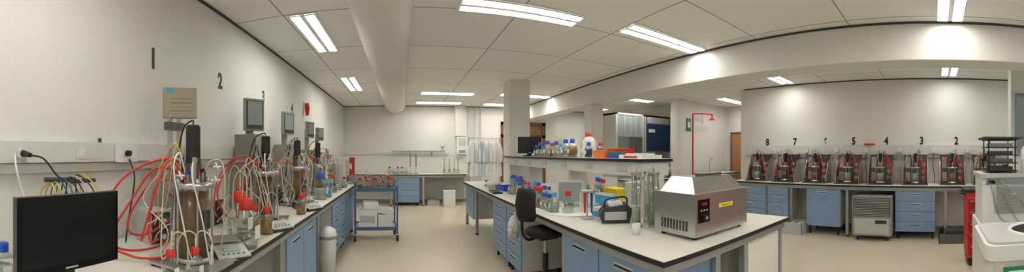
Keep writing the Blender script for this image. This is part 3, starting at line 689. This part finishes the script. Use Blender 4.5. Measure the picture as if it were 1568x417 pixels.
for z in(1.34,1.41,1.48,1.55,1.62):
    b.box(2.93,-.74,z,3.27,-.46,z+.008,black)
    if z<1.6: b.box(2.96,-.70,z+.008,3.2,-.50,z+.04,R.choice([dark,steeld,grey]))
b.box(2.9,-.78,1.63,3.29,-.43,1.645,dark)
b.done()
b=B('wash_bottle',(2.9,-.82,1.326)); b.lathe(0,0,[(.001,0),(.06,0),(.062,.2),(.03,.25)],whitep,20); b.lathe(0,0,[(.035,.24),(.035,.29),(.001,.29)],red,16); b.done()
b=B('benchtop_centrifuge',(2.28,-.74,0))
def rr(w,d,r,n=6):
    out=[]
    for cx_,cy_,a0 in((w-r,d-r,0),(-w+r,d-r,90),(-w+r,-d+r,180),(w-r,-d+r,270)):
        for k in range(n+1):
            a=math.radians(a0+90*k/n); out.append((cx_+r*math.cos(a),cy_+r*math.sin(a)))
    return out
b.prism(rr(.30,.42,.05),'z',.06,.86,offw,True); b.prism(rr(.315,.435,.07),'z',.86,.95,whitep,True); b.prism(rr(.29,.41,.07),'z',.95,.965,greyl,True)
b.lathe(.02,.0,[(.001,.97),(.17,.97),(.19,.968),(.2,.965)],blackg,36); b.lathe(.02,.0,[(.2,.965),(.21,.975),(.225,.975),(.23,.964)],whitep,36)
b.ball((.02,.0,.975),.03,grey)
b.box(-.318,-.1,.70,-.302,.33,.82,green); b.box(-.319,.1,.73,-.317,.3,.8,paper)
for x in(-.25,.25):
    for y in(-.35,.35): b.cyl((x,y,0),(x,y,.06),.03,black)
b.done()
# ------------------------------------------------------------------ fume hoods
def hood(x0,x1,y0,y1,kind):
    b=B('fume_cupboard'); zt=2.6
    b.box(x0,y0+.05,0,x1,y1,.85,offw); b.box(x0,y0,.85,x1,y1,.9,steel)
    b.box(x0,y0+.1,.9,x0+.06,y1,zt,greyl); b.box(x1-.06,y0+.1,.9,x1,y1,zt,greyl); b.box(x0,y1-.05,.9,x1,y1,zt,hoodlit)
    b.box(x0,y0+.1,zt-.05,x1,y1,zt,greyl)
    if kind==0:
        b.box(x0+.06,y0+.1,1.95,x1-.06,y0+.14,2.02,grey); b.box(x0+.06,y0+.11,2.02,x1-.06,y0+.13,zt-.05,screen)
        for k in range(5): x=x0+.1+k*(x1-x0-.2)/4; b.box(x-.008,y0+.1,1.98,x+.008,y0+.115,zt-.05,greyl)
        b.box(x0+.06,y0+.11,1.5,x1-.06,y0+.125,1.95,glassg); b.box(x0+.06,y0+.09,1.48,x1-.06,y0+.13,1.52,alu)
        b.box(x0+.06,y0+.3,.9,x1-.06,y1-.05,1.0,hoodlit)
    else:
        b.box(x0+.02,y0+.08,1.55,x1-.02,y0+.14,2.35,hoodblue); b.box(x0+.02,y0+.1,2.37,x1-.02,y0+.14,zt,greyl)
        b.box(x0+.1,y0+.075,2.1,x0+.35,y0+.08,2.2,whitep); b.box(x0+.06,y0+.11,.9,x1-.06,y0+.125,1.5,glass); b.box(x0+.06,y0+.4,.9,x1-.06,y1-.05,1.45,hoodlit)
    b.done(.003)
hood(5.35,6.35,7.2,7.95,0); hood(6.4,7.4,7.2,7.95,1)
worktop('lab_bench',4.6,5.6,6.2,6.2,.9,[(4.7,5.7),(6.1,5.7),(4.7,6.1),(6.1,6.1)])
for k in range(7): bottle((4.8+.18*k,5.85,.9),1.5,R.choice([bluec,red,whitep]),R.choice([water,amber]),.6)
worktop('sink_bench',7.08,5.5,8.5,6.1,.95,[(7.16,5.6),(8.4,5.6)])
b=B('sink_tap'); b.tube([(7.7,6.0,.95),(7.7,6.0,1.3),(7.7,5.85,1.36),(7.7,5.75,1.28)],.012,steel,8); b.done()
b=B('emergency_shower'); 
b.tube([(7.04,6.07,.0),(7.04,6.07,1.2),(7.04,6.07,2.58)],.02,red,10,3); b.tube([(7.04,6.07,2.58),(7.3,5.95,2.6),(7.62,5.85,2.6)],.018,red,8,4)
b.cyl((7.62,5.85,2.6),(7.62,5.85,2.5),.02,red); b.cyl((7.62,5.85,2.5),(7.62,5.85,2.44),.03,red,r2=.1)
b.tube([(7.3,5.95,2.58),(7.25,5.9,2.3)],.006,red); b.done()
b=B('emergency_sign'); b.box(6.8,6.08,2.1,6.98,6.099,2.45,green); b.box(6.84,6.075,2.2,6.94,6.08,2.35,whitep); b.done()
# ------------------------------------------------------------------ far wall things
b=B('paper_towel_dispenser'); b.box(1.66,10.08,1.47,1.98,10.295,2.0,whitep); b.box(1.72,10.07,1.52,1.92,10.08,1.6,grey); b.box(1.7,10.07,1.75,1.94,10.08,1.95,greyl); b.done(.02)
b=B('soap_dispenser'); b.box(1.2,10.2,1.7,1.3,10.295,1.9,whitep); b.done(.01)
b=B('wall_shelf'); b.box(-.3,10.1,1.55,1.3,10.298,1.575,glassg); b.box(-.3,10.08,1.54,1.3,10.1,1.58,alu)
for x in(0,.9): b.box(x,10.1,1.4,x+.02,10.298,1.55,alu)
b.done()
b=B('retort_stand'); 
for x in(.25,.42):
    b.cyl((x,9.95,.9),(x,9.95,1.6),.008,steel,seg=8); b.box(x-.06,9.88,.9,x+.06,10.02,.915,steeld); b.cyl((x,9.9,1.1),(x,9.9,1.45),.025,glassg)
b.done()
for k in range(5): bottle((-.35+.12*k,9.8,.9),1.2,R.choice([bluec,red,whitep]),glassg,.4)
b=B('distillation_glassware'); b.box(1.2,9.8,.9,1.7,10.05,.93,steel)
for x in(1.25,1.4,1.55,1.66): b.cyl((x,9.9,.93),(x,9.9,1.35),.02,glassg); b.ball((x,9.9,1.0),.05,glassg)
b.tube([(1.25,9.9,1.35),(1.35,9.88,1.45),(1.6,9.88,1.4),(1.66,9.9,1.3)],.008,glassg); b.done()
b=B('white_waste_box'); b.box(1.17,9.35,0,1.5,9.6,.42,whitep); b.box(1.16,9.34,.42,1.51,9.61,.45,whitep); b.done(.01)
simplebox('under_bench_cabinet',(.75,9.7,0,1.1,10.1,.12),greyl)
simplebox('back_panel',(.5,10.2,.1,1.9,10.28,.8),greyl)
def coat(loc,seed,cm):
    R=random.Random(seed); b=B('hanging_lab_coat',loc); n=36; prof=[(.03,.0),(.05,-.03),(.13,-.08),(.15,-.2),(.13,-.5),(.15,-.8),(.17,-1.0)]
    vs=[]
    for j,(w,z) in enumerate(prof):
        for i in range(n):
            t=2*math.pi*i/n; f=1+.16*math.sin(5*t+seed)*min(1,j/3)+.08*math.sin(9*t+j)
            vs.append((w*math.cos(t)*f,w*.5*math.sin(t)*f,z+.01*math.sin(3*t)))
    b.add(vs,[(j*n+i,j*n+(i+1)%n,(j+1)*n+(i+1)%n,(j+1)*n+i) for j in range(len(prof)-1) for i in range(n)],cm,True)
    for s in(-1,1):
        b.tube([(s*.10,0,-.10),(s*.16,-.04,-.3),(s*.15,-.08,-.6)],.036,cm,10)
    b.tube([(-.02,-.07,-.06),(0,-.085,-.2),(0,-.09,-.9)],.005,grey)
    b.cyl((0,0,0),(0,0,.05),.006,steel,seg=8); b.done()
for k in range(4): coat((2.0+.21*k,9.25,1.86),k,[cloth,clothb,cloth,cloth][k])
b=B('coat_rack'); b.cyl((1.85,9.25,1.93),(2.76,9.25,1.93),.012,steel)
for x in(1.85,2.76): b.cyl((x,9.25,0),(x,9.25,1.93),.015,steel); b.box(x-.02,9.05,0,x+.02,9.5,.03,steel)
b.done()
b=B('fire_extinguisher',(2.9,9.0,1.3)); b.lathe(0,0,[(.001,0),(.07,0),(.075,.02),(.075,.38),(.03,.45),(.02,.5)],red,20); b.box(-.02,-.05,.5,.02,.04,.53,black); b.tube([(0,-.04,.5),(0,-.1,.4),(0,-.09,.1)],.01,black); b.box(-.03,.075,.1,.03,.09,.4,steel); b.done()
simplebox('partition_post',(2.85,9.09,0,3.0,9.2,H),wallm2)
# ------------------------------------------------------------------ world
w=bpy.data.worlds.new('World'); S.world=w; w.use_nodes=True
bg=w.node_tree.nodes['Background']; sky=w.node_tree.nodes.new('ShaderNodeTexSky')
try:
    sky.sky_type='HOSEK_WILKIE'
except Exception: pass
w.node_tree.links.new(sky.outputs[0],bg.inputs[0]); bg.inputs[1].default_value=1.0
try:
    S.view_settings.view_transform='Standard'
except Exception as e: print(e)
# ------------------------------------------------------------------ camera (rotating-lens panorama, 173 deg)
cd=bpy.data.cameras.new('camera'); cam=bpy.data.objects.new('camera',cd); S.collection.objects.link(cam); S.camera=cam
cam.location=(0,0,1.5); cam.rotation_euler=(math.pi/2,0,-.3256)
cd.type='PANO'; cd.clip_start=.05
half=(1568/519)/2
tgt=cd if hasattr(cd,'panorama_type') else cd.cycles
ids=[i.identifier for i in tgt.bl_rna.properties['panorama_type'].enum_items]
U0,U1,V0,V1=-half,half,-.3507,.4528
if 'CENTRAL_CYLINDRICAL' in ids:
    tgt.panorama_type='CENTRAL_CYLINDRICAL'
    tgt.central_cylindrical_range_u_min=U0; tgt.central_cylindrical_range_u_max=U1
    tgt.central_cylindrical_range_v_min=V0; tgt.central_cylindrical_range_v_max=V1
    try: tgt.central_cylindrical_radius=1.0
    except Exception: pass
else:
    tgt.panorama_type='EQUIRECTANGULAR'
    tgt.longitude_min=U0; tgt.longitude_max=U1
    tgt.latitude_min=math.atan(V0); tgt.latitude_max=math.atan(V1)
